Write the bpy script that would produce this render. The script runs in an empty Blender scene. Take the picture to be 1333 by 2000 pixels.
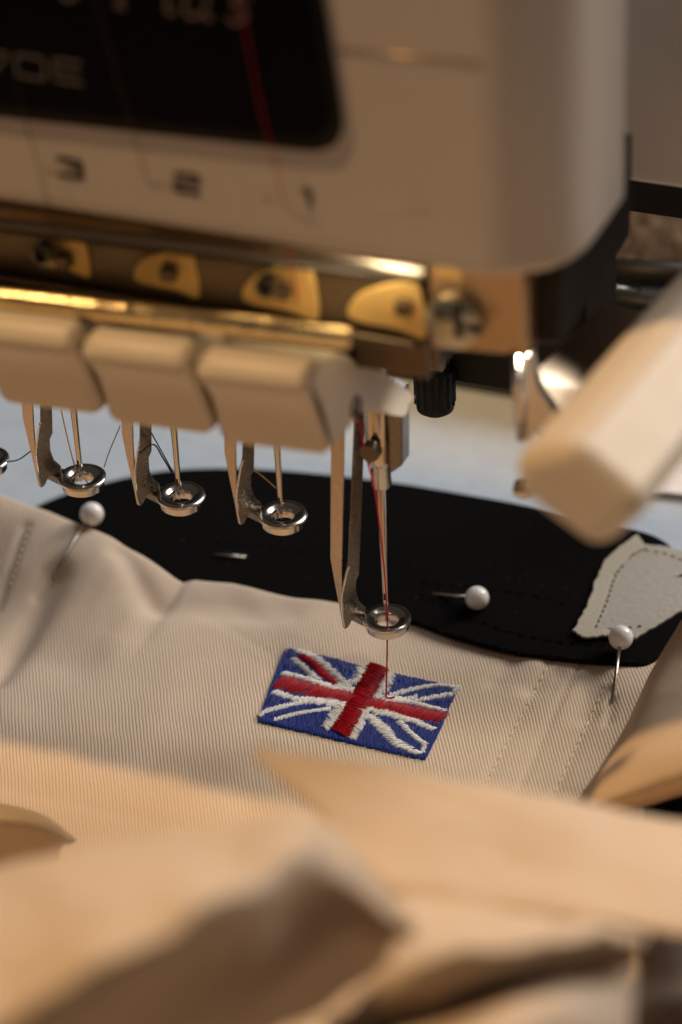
import bpy, bmesh, math, random
import numpy as np
from mathutils import Vector, Matrix, noise
random.seed(7)
S = bpy.context.scene
COL = S.collection
S.unit_settings.scale_length = 0.01          # one unit is one centimetre

# ------------------------------------------------------------------ camera
W, H, F, DIST = 1333., 2000., 6278., 60.
yaw, pit, rol = map(math.radians, (23, 34, 2.9))
FW = Vector((-math.sin(yaw)*math.cos(pit), math.cos(yaw)*math.cos(pit), -math.sin(pit)))
_rt = Vector((math.cos(yaw), math.sin(yaw), 0)); _up = _rt.cross(FW)
RT = _rt*math.cos(rol) - _up*math.sin(rol); UP = _up*math.cos(rol) + _rt*math.sin(rol)
def ray(px, py): return FW + RT*((px-W/2)/F) - UP*((py-H/2)/F)
CAM = -DIST*ray(757, 1362)
cd = bpy.data.cameras.new('camera'); cam = bpy.data.objects.new('camera', cd); COL.objects.link(cam)
m3 = Matrix((RT, UP, -FW)).transposed()
cam.matrix_world = Matrix.Translation(CAM) @ m3.to_4x4()
cd.sensor_fit = 'VERTICAL'; cd.sensor_height = 22.3; cd.sensor_width = 14.9; cd.lens = 22.3*F/H
cd.clip_start = 1; cd.clip_end = 2000
cd.dof.use_dof = True; cd.dof.focus_distance = 59.1; cd.dof.aperture_fstop = 0.07/1.3
S.camera = cam

# ------------------------------------------------------------------ world and lamps
w = bpy.data.worlds.new('World'); S.world = w; w.use_nodes = True
bg = w.node_tree.nodes['Background']; bg.inputs[0].default_value = (1.0, 0.87, 0.74, 1); bg.inputs[1].default_value = 0.048
def area(name, loc, target, power, color, sx, sy=None):
    l = bpy.data.lights.new(name, 'AREA'); l.energy = power; l.color = color
    l.shape = 'RECTANGLE' if sy else 'DISK'; l.size = sx
    if sy: l.size_y = sy
    o = bpy.data.objects.new(name, l); COL.objects.link(o); o.location = loc
    o.rotation_euler = (Vector(target)-Vector(loc)).to_track_quat('-Z', 'Y').to_euler()
    return o
KEYDIR = Vector((-0.43, -0.20, 1.0)).normalized()
area('key_lamp', KEYDIR*160, (0, 0, 0), 158000, (1.0, 0.61, 0.27), 7)
area('window_lamp', (25, 88, 105), (-4, 9, 0), 72000, (0.88, 0.92, 1.0), 60, 40)
area('side_window', (60, 88, 60), (2, 0, 2), 98000, (1.0, 0.88, 0.74), 40, 36)
area('needle_lamp', (4.0, -2.2, 9.6), (-.6, 0, 0), 120, (1.0, 0.88, 0.72), 1.0).data.spread = 1.15
area('pad_fill', (0.9, -3.42, 11.7), (1.0, -3.1, 10.3), 75, (1.0, 0.76, 0.42), 3.4, .2)  # added lamp, only there to brighten the gold pads
S.view_settings.view_transform = 'Standard'; S.view_settings.look = 'None'
S.view_settings.exposure = 0; S.view_settings.gamma = 1
S.render.engine = 'CYCLES'
S.cycles.use_denoising = True
S.cycles.max_bounces = 8; S.cycles.caustics_reflective = False; S.cycles.caustics_refractive = False
S.cycles.sample_clamp_indirect = 6

# ------------------------------------------------------------------ helpers
def P(px, py, ax, val):                       # pixel direction met with an axis plane
    d = ray(px, py); return CAM + d*((val-CAM[ax])/d[ax])
def PN(px, py, pt, n):
    d = ray(px, py); n = Vector(n); return CAM + d*((Vector(pt)-CAM).dot(n)/d.dot(n))
def PD(px, py, dep): return CAM + ray(px, py)*dep
def mat(name, col, rough=.5, metal=0., spec=.5, **kw):
    m = bpy.data.materials.new(name); m.use_nodes = True
    b = m.node_tree.nodes['Principled BSDF']
    b.inputs['Base Color'].default_value = (*col, 1); b.inputs['Roughness'].default_value = rough
    b.inputs['Metallic'].default_value = metal; b.inputs['Specular IOR Level'].default_value = spec
    for k, v in kw.items(): b.inputs[k.replace('_', ' ')].default_value = v
    return m
def nd(m, t, **kw):
    n = m.node_tree.nodes.new(t)
    for k, v in kw.items(): setattr(n, k, v)
    return n
def lk(m, a, b): m.node_tree.links.new(a, b)
def mth(m, op, a, b=None, c=None):
    n = nd(m, 'ShaderNodeMath', operation=op)
    for i, v in enumerate((a, b, c)):
        if v is None: continue
        if isinstance(v, (int, float)): n.inputs[i].default_value = v
        else: lk(m, v, n.inputs[i])
    return n.outputs[0]
def mixcol(m, fac, a, b):
    n = nd(m, 'ShaderNodeMix', data_type='RGBA')
    lk(m, fac, n.inputs[0])
    for i, v in ((6, a), (7, b)):
        if isinstance(v, tuple): n.inputs[i].default_value = (*v, 1)
        else: lk(m, v, n.inputs[i])
    return n.outputs[2]
def bumpy(m, height, strength, dist):
    b = nd(m, 'ShaderNodeBump'); b.inputs['Strength'].default_value = strength; b.inputs['Distance'].default_value = dist
    lk(m, height, b.inputs['Height']); lk(m, b.outputs[0], m.node_tree.nodes['Principled BSDF'].inputs['Normal'])
def worn(m, scale, amt, dist=.004, rough=.12):      # fine relief and uneven gloss and tone
    t = nd(m, 'ShaderNodeTexCoord'); n = nd(m, 'ShaderNodeTexNoise'); n.inputs['Scale'].default_value = scale; n.inputs['Detail'].default_value = 6
    lk(m, t.outputs['Object'], n.inputs['Vector'])
    bumpy(m, n.outputs['Fac'], amt, dist)
    b = m.node_tree.nodes['Principled BSDF']; r0 = b.inputs['Roughness'].default_value
    lk(m, mth(m, 'ADD', mth(m, 'MULTIPLY', n.outputs['Fac'], 2*rough), r0-rough), b.inputs['Roughness'])
    return m

def link(name, me, m, parent=None, loc=None):
    o = bpy.data.objects.new(name, me); COL.objects.link(o)
    if m: me.materials.append(m)
    if parent:
        o.parent = parent; o.matrix_parent_inverse = WM[parent.name].inverted()
    WM[o.name] = Matrix.Identity(4)
    return o
WM = {}
def mesh(name, verts, faces, m, parent=None, smooth=True):
    me = bpy.data.meshes.new(name); me.from_pydata([tuple(v) for v in verts], [], faces); me.update()
    bm = bmesh.new(); bm.from_mesh(me); bmesh.ops.recalc_face_normals(bm, faces=bm.faces); bm.to_mesh(me); bm.free()
    if smooth: me.polygons.foreach_set('use_smooth', [True]*len(me.polygons))
    return link(name, me, m, parent)
def from_bm(name, bm, m, parent=None, smooth=True):
    me = bpy.data.meshes.new(name); bmesh.ops.recalc_face_normals(bm, faces=bm.faces); bm.to_mesh(me); bm.free()
    if smooth: me.polygons.foreach_set('use_smooth', [True]*len(me.polygons))
    return link(name, me, m, parent)
def bevel(o, wd, seg=4, ang=30):
    b = o.modifiers.new('bevel', 'BEVEL'); b.width = wd; b.segments = seg; b.limit_method = 'ANGLE'; b.angle_limit = math.radians(ang)
    b.harden_normals = True
    return o
def thing(name, label, cat, loc=(0, 0, 0), group=None):
    o = bpy.data.objects.new(name, None); COL.objects.link(o); o.location = loc; o.empty_display_size = .3
    WM[o.name] = Matrix.Translation(loc); tag(o, label, cat, group); return o
def tag(o, label=None, cat=None, group=None, kind=None):
    if label: o['label'] = label
    if cat: o['category'] = cat
    if group: o['group'] = group
    if kind: o['kind'] = kind
    return o
def prism(name, poly, vec, m, parent=None, bev=0, seg=4):    # polygon of 3-D points pushed along vec
    vec = Vector(vec); n = len(poly); v = [Vector(p) for p in poly]; v += [p+vec for p in v]
    f = [list(range(n)), list(range(2*n-1, n-1, -1))] + [[i, (i+1) % n, n+(i+1) % n, n+i] for i in range(n)]
    o = mesh(name, v, f, m, parent, smooth=bool(bev))
    if bev: bevel(o, bev, seg)
    return o
def smooth_ring(q, n):                      # closed corner-rounded outline
    out = []; m_ = len(q)
    for i in range(m_):
        a, b, c, d = (Vector(q[(i+k-1) % m_]) for k in range(4))
        for k in range(n):
            t = k/n; out.append(.5*((2*b)+(c-a)*t+(2*a-5*b+4*c-d)*t*t+(3*b-a-3*c+d)*t**3))
    return out
def box(name, a, b, m, parent=None, bev=0, seg=4):
    (x0, y0, z0), (x1, y1, z1) = a, b
    return prism(name, [(x0, y0, z0), (x1, y0, z0), (x1, y1, z0), (x0, y1, z0)], (0, 0, z1-z0), m, parent, bev, seg)
def catmull(pts, n):
    pts = [Vector(p) for p in pts]; out = []
    q = [2*pts[0]-pts[1]] + pts + [2*pts[-1]-pts[-2]]
    for i in range(1, len(q)-2):
        a, b, c, d = q[i-1:i+3]
        for k in range(n):
            t = k/n
            out.append(.5*((2*b)+(c-a)*t+(2*a-5*b+4*c-d)*t*t+(3*b-a-3*c+d)*t**3))
    out.append(pts[-1]); return out
def tube_into(V, Fc, pts, rad, ns=8, caps=True):
    pts = [Vector(p) for p in pts]; n = len(pts); base = len(V)
    if not hasattr(rad, '__len__'): rad = [rad]*n
    ref = None
    for i, p in enumerate(pts):
        t = (pts[min(i+1, n-1)]-pts[max(i-1, 0)]).normalized()
        if ref is None: ref = t.orthogonal().normalized()
        a = (ref - t*ref.dot(t)).normalized(); ref = a; b = t.cross(a)
        for k in range(ns):
            an = 2*math.pi*k/ns; V.append(p+(a*math.cos(an)+b*math.sin(an))*rad[i])
    for i in range(n-1):
        for k in range(ns):
            Fc.append([base+i*ns+k, base+i*ns+(k+1) % ns, base+(i+1)*ns+(k+1) % ns, base+(i+1)*ns+k])
    if caps:
        Fc.append([base+k for k in range(ns)][::-1]); Fc.append([base+(n-1)*ns+k for k in range(ns)])
def tube(name, pts, rad, m, parent=None, ns=10, sm=0):
    if sm: 
        pts = catmull(pts, sm)
    V, Fc = [], []; tube_into(V, Fc, pts, rad, ns); return mesh(name, V, Fc, m, parent)
def lathe(name, prof, c, m, parent=None, ns=40, axis=None, closed=False):   # prof: (radius, height)
    V, Fc = [], []; M = Matrix.Identity(3)
    if axis: M = Vector(axis).to_track_quat('Z', 'Y').to_matrix()
    n = len(prof)
    for k in range(ns):
        a = 2*math.pi*k/ns
        for r, z in prof: V.append(Vector(c)+M @ Vector((r*math.cos(a), r*math.sin(a), z)))
    for k in range(ns):
        for i in range(n if closed else n-1):
            j = (i+1) % n; kk = (k+1) % ns
            Fc.append([k*n+i, kk*n+i, kk*n+j, k*n+j])
    o = mesh(name, V, Fc, m, parent); 
    bm = bmesh.new(); bm.from_mesh(o.data); bmesh.ops.remove_doubles(bm, verts=bm.verts, dist=1e-5); bmesh.ops.recalc_face_normals(bm, faces=bm.faces); bm.to_mesh(o.data); bm.free()
    sharp(o); return o
def sharp(o, ang=38):
    me = o.data; bm = bmesh.new(); bm.from_mesh(me)
    for e in bm.edges:
        if len(e.link_faces) == 2 and e.calc_face_angle(0) > math.radians(ang): e.smooth = False
    bm.to_mesh(me); bm.free()
def face_to(o, d):
    t = Vector((0, 0, 0))
    for p in o.data.polygons: t += p.normal*p.area
    if t.dot(d) < 0: o.data.flip_normals()
def loft(name, rows, m, parent, nu=10, nv=10, thick=.09, uvrot=0., wob=0.):
    """cloth surface through a net of points"""
    R = [catmull(r, nu) for r in rows]
    G = [catmull([R[j][i] for j in range(len(R))], nv) for i in range(len(R[0]))]      # G[i][j]
    nI, nJ = len(G), len(G[0])
    if wob:
        for i in range(nI):
            for j in range(nJ):
                p = G[i][j]; G[i][j] = p + Vector((0, 0, 1))*wob*noise.noise(p*.8)+UP*wob*.5*noise.noise(p*2.1+Vector((9, 3, 1)))
    V = [G[i][j] for i in range(nI) for j in range(nJ)]
    Fc = [[i*nJ+j, (i+1)*nJ+j, (i+1)*nJ+j+1, i*nJ+j+1] for i in range(nI-1) for j in range(nJ-1)]
    o = mesh(name, V, Fc, m, parent)
    su = [0]; mj = nJ//2
    for i in range(1, nI): su.append(su[-1]+(G[i][mj]-G[i-1][mj]).length)
    sv = [0]; mi = nI//2
    for j in range(1, nJ): sv.append(sv[-1]+(G[mi][j]-G[mi][j-1]).length)
    uv = o.data.uv_layers.new(name='UVMap'); c, s = math.cos(uvrot), math.sin(uvrot)
    for lp in o.data.loops:
        i, j = divmod(lp.vertex_index, nJ); uv.data[lp.index].uv = (su[i]*c-sv[j]*s, su[i]*s+sv[j]*c)
    face_to(o, -FW); sd = o.modifiers.new('solid', 'SOLIDIFY'); sd.thickness = thick; sd.offset = -1
    return o

# ------------------------------------------------------------------ materials
def twill_mat(name, base, dark, period=.062):
    m = mat(name, base, .82, 0, .25, Sheen_Weight=.25, Sheen_Roughness=.5)
    uv = nd(m, 'ShaderNodeUVMap'); uv.uv_map = 'UVMap'
    wn = nd(m, 'ShaderNodeTexNoise'); wn.inputs['Scale'].default_value = 1.3; wn.inputs['Detail'].default_value = 3
    lk(m, uv.outputs[0], wn.inputs['Vector'])
    sp = nd(m, 'ShaderNodeSeparateXYZ'); lk(m, uv.outputs[0], sp.inputs[0])
    x = mth(m, 'ADD', sp.outputs[0], mth(m, 'MULTIPLY', mth(m, 'SUBTRACT', wn.outputs['Fac'], .5), .06))
    y = sp.outputs[1]
    ph = mth(m, 'MULTIPLY', x, math.pi/period)
    rib = mth(m, 'POWER', mth(m, 'ABSOLUTE', mth(m, 'SINE', ph)), .7)
    idx = mth(m, 'FLOOR', mth(m, 'DIVIDE', x, period))
    q = mth(m, 'ADD', mth(m, 'DIVIDE', y, .05), mth(m, 'ADD', mth(m, 'MULTIPLY', idx, .37), mth(m, 'MULTIPLY', x, 3.0)))
    bead = mth(m, 'POWER', mth(m, 'ABSOLUTE', mth(m, 'SINE', mth(m, 'MULTIPLY', q, math.pi))), .6)
    fz = nd(m, 'ShaderNodeTexNoise'); fz.inputs['Scale'].default_value = 38; fz.inputs['Detail'].default_value = 4
    lk(m, uv.outputs[0], fz.inputs['Vector'])
    h = mth(m, 'ADD', mth(m, 'MULTIPLY', rib, mth(m, 'ADD', mth(m, 'MULTIPLY', bead, .42), .58)), mth(m, 'MULTIPLY', fz.outputs['Fac'], .25))
    bumpy(m, h, .75, .013)
    big = nd(m, 'ShaderNodeTexNoise'); big.inputs['Scale'].default_value = .55; big.inputs['Detail'].default_value = 5
    lk(m, uv.outputs[0], big.inputs['Vector'])
    base2 = mixcol(m, big.outputs['Fac'], tuple(c*.93 for c in base), tuple(min(1, c*1.05) for c in base))
    fac = mth(m, 'MINIMUM', mth(m, 'MULTIPLY', mth(m, 'ADD', mth(m, 'MULTIPLY', rib, .7), mth(m, 'MULTIPLY', bead, .3)), 1.15), 1.0)
    lk(m, mixcol(m, fac, dark, base2), m.node_tree.nodes['Principled BSDF'].inputs['Base Color'])
    return m
TWILL = twill_mat('twill_cloth', (.73, .60, .47), (.51, .365, .245))
PLASTIC = worn(mat('cream_plastic', (.64, .60, .585), .42, 0, .5), 3, .12, .01, .06)
PLASTIC2 = worn(mat('cream_plastic_warm', (.66, .60, .53), .42, 0, .5), 3, .12, .01, .06)
PLASTIC3 = worn(mat('cream_plastic_arm', (.70, .62, .52), .45, 0, .4), 3, .12, .01, .06)
BLACKGLASS = mat('display_glass', (.002, .0022, .006), .25, 0, .08)
BEZEL = mat('display_bezel', (.006, .0055, .008), .45, 0, .2)
PRINT = mat('lettering_grey', (.11, .10, .105), .5)
INK = mat('numeral_ink', (.03, .025, .025), .6)
STEEL = worn(mat('polished_steel', (.62, .58, .54), .17, 1.), 14, .1, .004, .05)
DSTEEL = worn(mat('worn_steel', (.20, .185, .17), .28, 1.), 20, .07, .004, .06)
BRASS = worn(mat('brass', (1.0, .78, .38), .42, 1.), 6, .2, .01, .1)
REFLGOLD = worn(mat('reflection_gold', (.95, .66, .25), .40, .35), 6, .2, .01, .1)  # golden reflections of the lit cloth put into this colour
DARKMET = worn(mat('dark_plate', (.15, .115, .085), .33, .9), 8, .15, .01, .08)
BRONZE = worn(mat('bronze_bracket', (.55, .40, .26), .38, .85), 5, .15, .01, .08)
BLACKPL = worn(mat('black_plastic', (.008, .008, .008), .55, 0, .3), 9, .2, .006, .1)
PINSTEEL = mat('pin_steel', (.42, .38, .33), .22, 1.)
PINWHITE = mat('pin_head_white', (.93, .92, .91), .18, 0, .5, Coat_Weight=.3)

def black_mat():
    m = mat('black_cloth', (.0048, .0046, .0046), .85, 0, .07)
    t = nd(m, 'ShaderNodeTexCoord'); n = nd(m, 'ShaderNodeTexNoise'); n.inputs['Scale'].default_value = 26; n.inputs['Detail'].default_value = 5
    wv = nd(m, 'ShaderNodeTexWave'); wv.inputs['Scale'].default_value = 6; wv.inputs['Distortion'].default_value = 1.5
    mp = nd(m, 'ShaderNodeMapping'); mp.inputs['Rotation'].default_value = (0, 0, .9)
    lk(m, t.outputs['Object'], n.inputs['Vector']); lk(m, t.outputs['Object'], mp.inputs[0]); lk(m, mp.outputs[0], wv.inputs['Vector'])
    bumpy(m, mth(m, 'ADD', n.outputs['Fac'], mth(m, 'MULTIPLY', wv.outputs['Fac'], .6)), 1., .05)
    return m
BLACKCLOTH = black_mat()
def sheet_mat(name, c, sc=2.):
    m = mat(name, c, .8, 0, .2)
    t = nd(m, 'ShaderNodeTexCoord'); n = nd(m, 'ShaderNodeTexNoise'); n.inputs['Scale'].default_value = sc; n.inputs['Detail'].default_value = 8
    lk(m, t.outputs['Object'], n.inputs['Vector'])
    lk(m, mixcol(m, n.outputs['Fac'], tuple(x*.86 for x in c), tuple(min(1, x*1.1) for x in c)), m.node_tree.nodes['Principled BSDF'].inputs['Base Color'])
    bumpy(m, n.outputs['Fac'], .35, .06)
    return m
SHEET = sheet_mat('white_backing', (.52, .59, .66))
PAPER = sheet_mat('white_paper', (.85, .84, .86))
PATCH = sheet_mat('pale_satin', (.47, .44, .385), 12)
def speck_mat():
    m = mat('speckled_felt', (.2, .17, .15), .9)
    t = nd(m, 'ShaderNodeTexCoord'); n = nd(m, 'ShaderNodeTexNoise'); n.inputs['Scale'].default_value = 3.2; n.inputs['Detail'].default_value = 9; n.inputs['Roughness'].default_value = .7
    lk(m, t.outputs['Object'], n.inputs['Vector'])
    r = nd(m, 'ShaderNodeValToRGB'); r.color_ramp.elements[0].position = .4; r.color_ramp.elements[0].color = (.08, .06, .048, 1)
    r.color_ramp.elements[1].position = .62; r.color_ramp.elements[1].color = (.62, .54, .49, 1)
    lk(m, n.outputs['Fac'], r.inputs[0]); lk(m, r.outputs[0], m.node_tree.nodes['Principled BSDF'].inputs['Base Color'])
    bumpy(m, n.outputs['Fac'], .8, .1); return m
SPECK = speck_mat()
def thread_mat(name, c, rough=.38, spec=.26, sheen=0.):
    m = mat(name, c, rough, 0, spec, Sheen_Weight=sheen)
    t = nd(m, 'ShaderNodeTexCoord'); n = nd(m, 'ShaderNodeTexNoise'); n.inputs['Scale'].default_value = 9; n.inputs['Detail'].default_value = 3
    lk(m, t.outputs['Object'], n.inputs['Vector'])
    lk(m, mixcol(m, n.outputs['Fac'], tuple(x*.7 for x in c), tuple(min(1, x*1.25) for x in c)), m.node_tree.nodes['Principled BSDF'].inputs['Base Color'])
    return m
T_RED = thread_mat('red_rayon', (.33, .003, .010)); T_BLUE = thread_mat('blue_rayon', (.003, .022, .20)); T_WHITE = thread_mat('white_rayon', (.78, .77, .76))
T_CREAM = thread_mat('cream_cotton', (.70, .60, .48)); T_DARK = thread_mat('dark_thread', (.03, .035, .04)); T_GOLD = thread_mat('gold_thread', (.45, .28, .06)); T_BROWN = thread_mat('brown_thread', (.10, .055, .025))

# ------------------------------------------------------------------ setting
tb = mesh('table_top', [(-60, -40, -2.0), (60, -40, -2.0), (60, 60, -2.0), (-60, 60, -2.0)], [[0, 1, 2, 3]], sheet_mat('table_paint', (.30, .25, .21)), None, False)
tag(tb, kind='structure')
bw = mesh('back_wall', [(-160, 150, -20), (160, 150, -20), (160, 150, 120), (-160, 150, 120)], [[0, 1, 2, 3]], sheet_mat('wall_paint', (.05, .042, .036), .3), None, False)
tag(bw, kind='structure')
bs = prism('backing_sheet', [(-40, 2.5, -.36), (30, 2.5, -.36), (30, 10.6, -.36), (-40, 12.5, -.36)], (0, 0, -.12), SHEET)
tag(bs, 'white stabiliser sheet lying behind the black fabric strip', 'fabric sheet')
pa = P(1288, 960, 2, -.2); pb = P(1333, 800, 2, -.2)
pp = prism('paper_sheet', [P(1200, 948, 2, -.2), P(1420, 975, 2, -.2), P(1440, 790, 2, -.2), P(1290, 790, 2, -.2)], (0, 0, -.04), PAPER)
tag(pp, 'bright white paper corner at the right beyond the cream arm', 'paper')

# ------------------------------------------------------------------ embroidery machine
MC = thing('embroidery_machine', 'cream multi-needle embroidery machine head with dark display and row of presser feet', 'embroidery machine', (0, 3, 0))
# head casing: box with a big rounded right-hand corner
prof = [(-30, -4.2)]
cx, cy, r = 4.9-1.45, -4.2+1.45, 1.45
for k in range(13):
    a = -math.pi/2+math.pi/2*k/12; prof.append((cx+r*math.cos(a), cy+r*math.sin(a)))
prof += [(4.95, -1.4), (4.75, -1.0), (-30, -1.0)]
hc = prism('head_casing', [(x, y, 11.88) for x, y in prof], (0, 0, 25), PLASTIC, MC, .28, 5)
YF = -4.2
def onface(px, py, off=.0): return P(px, py, 1, YF-off)
# display: bezel + glass with rounded lower right corner
def rounded(poly, rads, n=8):
    out = []
    for i, p in enumerate(poly):
        p = Vector(p); a = Vector(poly[i-1]); b = Vector(poly[(i+1) % len(poly)]); rr = rads[i]
        if not rr: out.append(p); continue
        u = (a-p).normalized(); v = (b-p).normalized(); s, e = p+u*rr, p+v*rr
        for k in range(n+1):
            t = k/n; out.append(s*(1-t)**2+p*2*t*(1-t)+e*t*t)
    return out
def face_poly(pxs, off): return [onface(x, y, off) for x, y in pxs]
dp = rounded(face_poly([(-400, 182), (684, 302), (628, -60), (-430, -160)], 0), [.2, .75, .3, .3], 10)
disp = prism('display_panel', dp, (0, -.07, 0), BEZEL, MC, .03, 3)
gp = rounded(face_poly([(-390, 160), (654, 276), (604, -50), (-420, -150)], .071), [.2, .6, .2, .2], 10)
glass = prism('display_glass', gp, (0, -.015, 0), BLACKGLASS, disp)
# stroked lettering: flat ribbons lying on the face
def strokes(name, lines, org, sx, sz, wd, m, parent, off, slant=0):
    V, Fc = [], []
    for ln in lines:
        pts = catmull([Vector((x, z, 0)) for x, z in ln], 6) if len(ln) > 2 else [Vector((x, z, 0)) for x, z in ln]
        q = [Vector((org.x+(p.x+slant*p.y)*sx, YF-off, org.z+p.y*sz)) for p in pts]
        b = len(V)
        for i, p in enumerate(q):
            t = (q[min(i+1, len(q)-1)]-q[max(i-1, 0)]).normalized(); n = Vector((-t.z, 0, t.x))*wd/2
            V += [p-n, p+n, p-n+Vector((0, .02, 0)), p+n+Vector((0, .02, 0))]
        for i in range(len(q)-1):
            a = b+4*i; c = a+4
            Fc += [[a, c, c+1, a+1], [a, a+2, c+2, c], [a+1, c+1, c+3, a+3]]
    return mesh(name, V, Fc, m, parent, False)
G3 = [[(0, .85), (.12, 1), (.85, 1), (1, .88), (1, .66), (.85, .54), (.35, .54)], [(.85, .54), (1, .42), (1, .14), (.85, 0), (.12, 0), (0, .15)]]
G2 = [[(0, .82), (.12, 1), (.85, 1), (1, .86), (1, .66), (.85, .54), (.15, .46), (0, .34), (0, 0)], [(0, 0), (1.05, 0)]]
G1 = [[(.25, .82), (.6, 1)], [(.6, 1), (.6, 0)]]
for gl, px, py in ((G3, 116, 341), (G2, 344, 371), (G1, 578, 399)):
    strokes('numeral', gl, onface(px, py),   .40, .30, .08, INK, hc, .012)
D = .1
G7 = [[(0, 1), (1, 1)], [(1, 1), (.4, 0)]]
G0 = [[(.15, 0), (.85, 0), (1, .15), (1, .85), (.85, 1), (.15, 1), (0, .85), (0, .15), (.15, 0)]]
GE = [[(0, 0), (0, 1)], [(0, 1), (1, 1)], [(0, .5), (.9, .5)], [(0, 0), (1, 0)]]
for gl, px, py in ((G7, -28, 134), (G0, 40, 143), (GE, 114, 152)):
    strokes('lettering', gl, onface(px, py), .48, .36, .05, PRINT, glass, D)
base = onface(430, 34)
GP = [[(0, 0), (.1, 1.5)], [(.1, 1.5), (.8, 1.5), (.9, 1.1), (.6, .8), (.1, .75)], [(-.15, 0), (.2, 0)]]
GL = [[(.1, 1.6), (.05, .3), (.2, 0), (.35, .12)]]
GU = [[(0, .9), (0, .25), (.2, 0), (.5, .1), (.65, .4)], [(.65, .9), (.65, .15), (.8, 0), (.9, .1)]]
GS = [[(.6, .8), (.35, .95), (.12, .8), (.2, .58), (.5, .42), (.58, .18), (.3, -.02), (.02, .12)]]
GEE = [[(.1, .5), (.55, .55), (.55, .8), (.3, .95), (.1, .7), (.08, .25), (.3, 0), (.6, .2)]]
for gl, dx in ((GEE, -2.65), (GP, -1.62), (GL, -.88), (GU, -.56), (GS, .14)):
    strokes('lettering', gl, base+Vector((dx, 0, 0)), .52, .48, .055, mat('lettering_rose', (.17, .12, .13), .5), glass, D, .22)
# moulded seam line on the casing
s0, s1 = onface(655, 94), onface(935, 124)
tube('seam', [s0, s0*.5+s1*.5, s1], .022, BRONZE, hc, 6)  # the seam's bright highlight put in as bronze
s0, s1 = onface(700, 402), onface(840, 412)
tube('seam', [s0, s1], .012, PLASTIC2, hc, 6)
for px, py in ((98, 331), (306, 359), (523, 387)):
    c = onface(px, py); tube('thread_slot', [c+Vector((-.07, 0, -.03)), c+Vector((.07, 0, .03))], .018, STEEL, hc, 6)
# guide rod and needle plate under the casing
ROD = worn(mat('rod_grey', (.26, .235, .22), .5, .8), 10, .1, .004)
tube('guide_rod', [(-30, -3.75, 11.27-1.02), (-4.96, -3.75, 11.27), (2.44, -3.75, 11.58)], .085, ROD, MC, 14)
tube('guide_rod', [(-30, -3.55, 10.98-1.02), (-4.96, -3.55, 11.02), (2.40, -3.55, 11.30)], .05, INK, MC, 12)
pl = box('needle_plate', (-30, -3.1, 9.2), (2.22, -2.9, 11.86), DARKMET, MC, .05)
for x, s in ((-6.3, .9), (-4.15, .9), (-2.25, 1.), (-.22, 1.15), (1.62, 1.15)):
    z = 10.50
    gp = [(x-.62*s, -3.1, z-.30*s), (x-.5*s, -3.1, z+.08*s), (x-.05, -3.1, z+.34*s), (x+.30*s, -3.1, z+.42*s), (x+.46*s, -3.1, z+.30*s), (x+.50*s, -3.1, z-.42*s), (x+.1, -3.1, z-.36*s)]
    gp = smooth_ring([p[::2] for p in gp], 4); gp = [(p.x, -3.1, p.y) for p in gp]
    pad = prism('reflection_pad', gp, (0, -.05, 0), REFLGOLD, pl, .02, 2)  # gold shape standing for a warm reflection in the plate
    prism('reflection_pad', [(x-.1, -3.1, 11.55), (x+.35, -3.1, 11.55), (x+.4, -3.1, 11.8), (x-.12, -3.1, 11.8)], (0, -.05, 0), REFLGOLD, pl, .02, 2)
for i, (px, py) in enumerate(((90, 492), (527, 555))):
    c = P(px, py, 1, -3.3); lathe('thread_hook', [(.20, 0), (.20, .16), (.13, .18), (.11, .05), (0, .05)], c, DSTEEL, pl, 24, (0, -1, .1))
for px, py in ((120, 515), (325, 540), (548, 575), (785, 607)):
    c = P(px, py, 1, -3.32); prism('thread_hook', [c+Vector((-.13, 0, -.12)), c+Vector((.13, 0, -.12)), c+Vector((.13, 0, .12)), c+Vector((-.13, 0, .12))], (0, .22, 0), DARKMET, pl, .03, 2)
box('plate_ledge', (-30, -3.3, 9.78), (2.1, -3.1, 9.96), DARKMET, MC, .05)
# top rail of the covers, golden highlights put into its colour
V, Fc = [], []
rp = [Vector((-30, -4.6, 10.40-1.35)), Vector((-4.6, -4.6, 10.40)), Vector((1.50, -4.6, 10.72))]
rail = tube('cover_rail', rp, [.18, .18, .175], worn(mat('golden_glint_steel', (1.0, .80, .45), .24, 1.), 7, .8, .04, .06), MC, 16)
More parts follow.
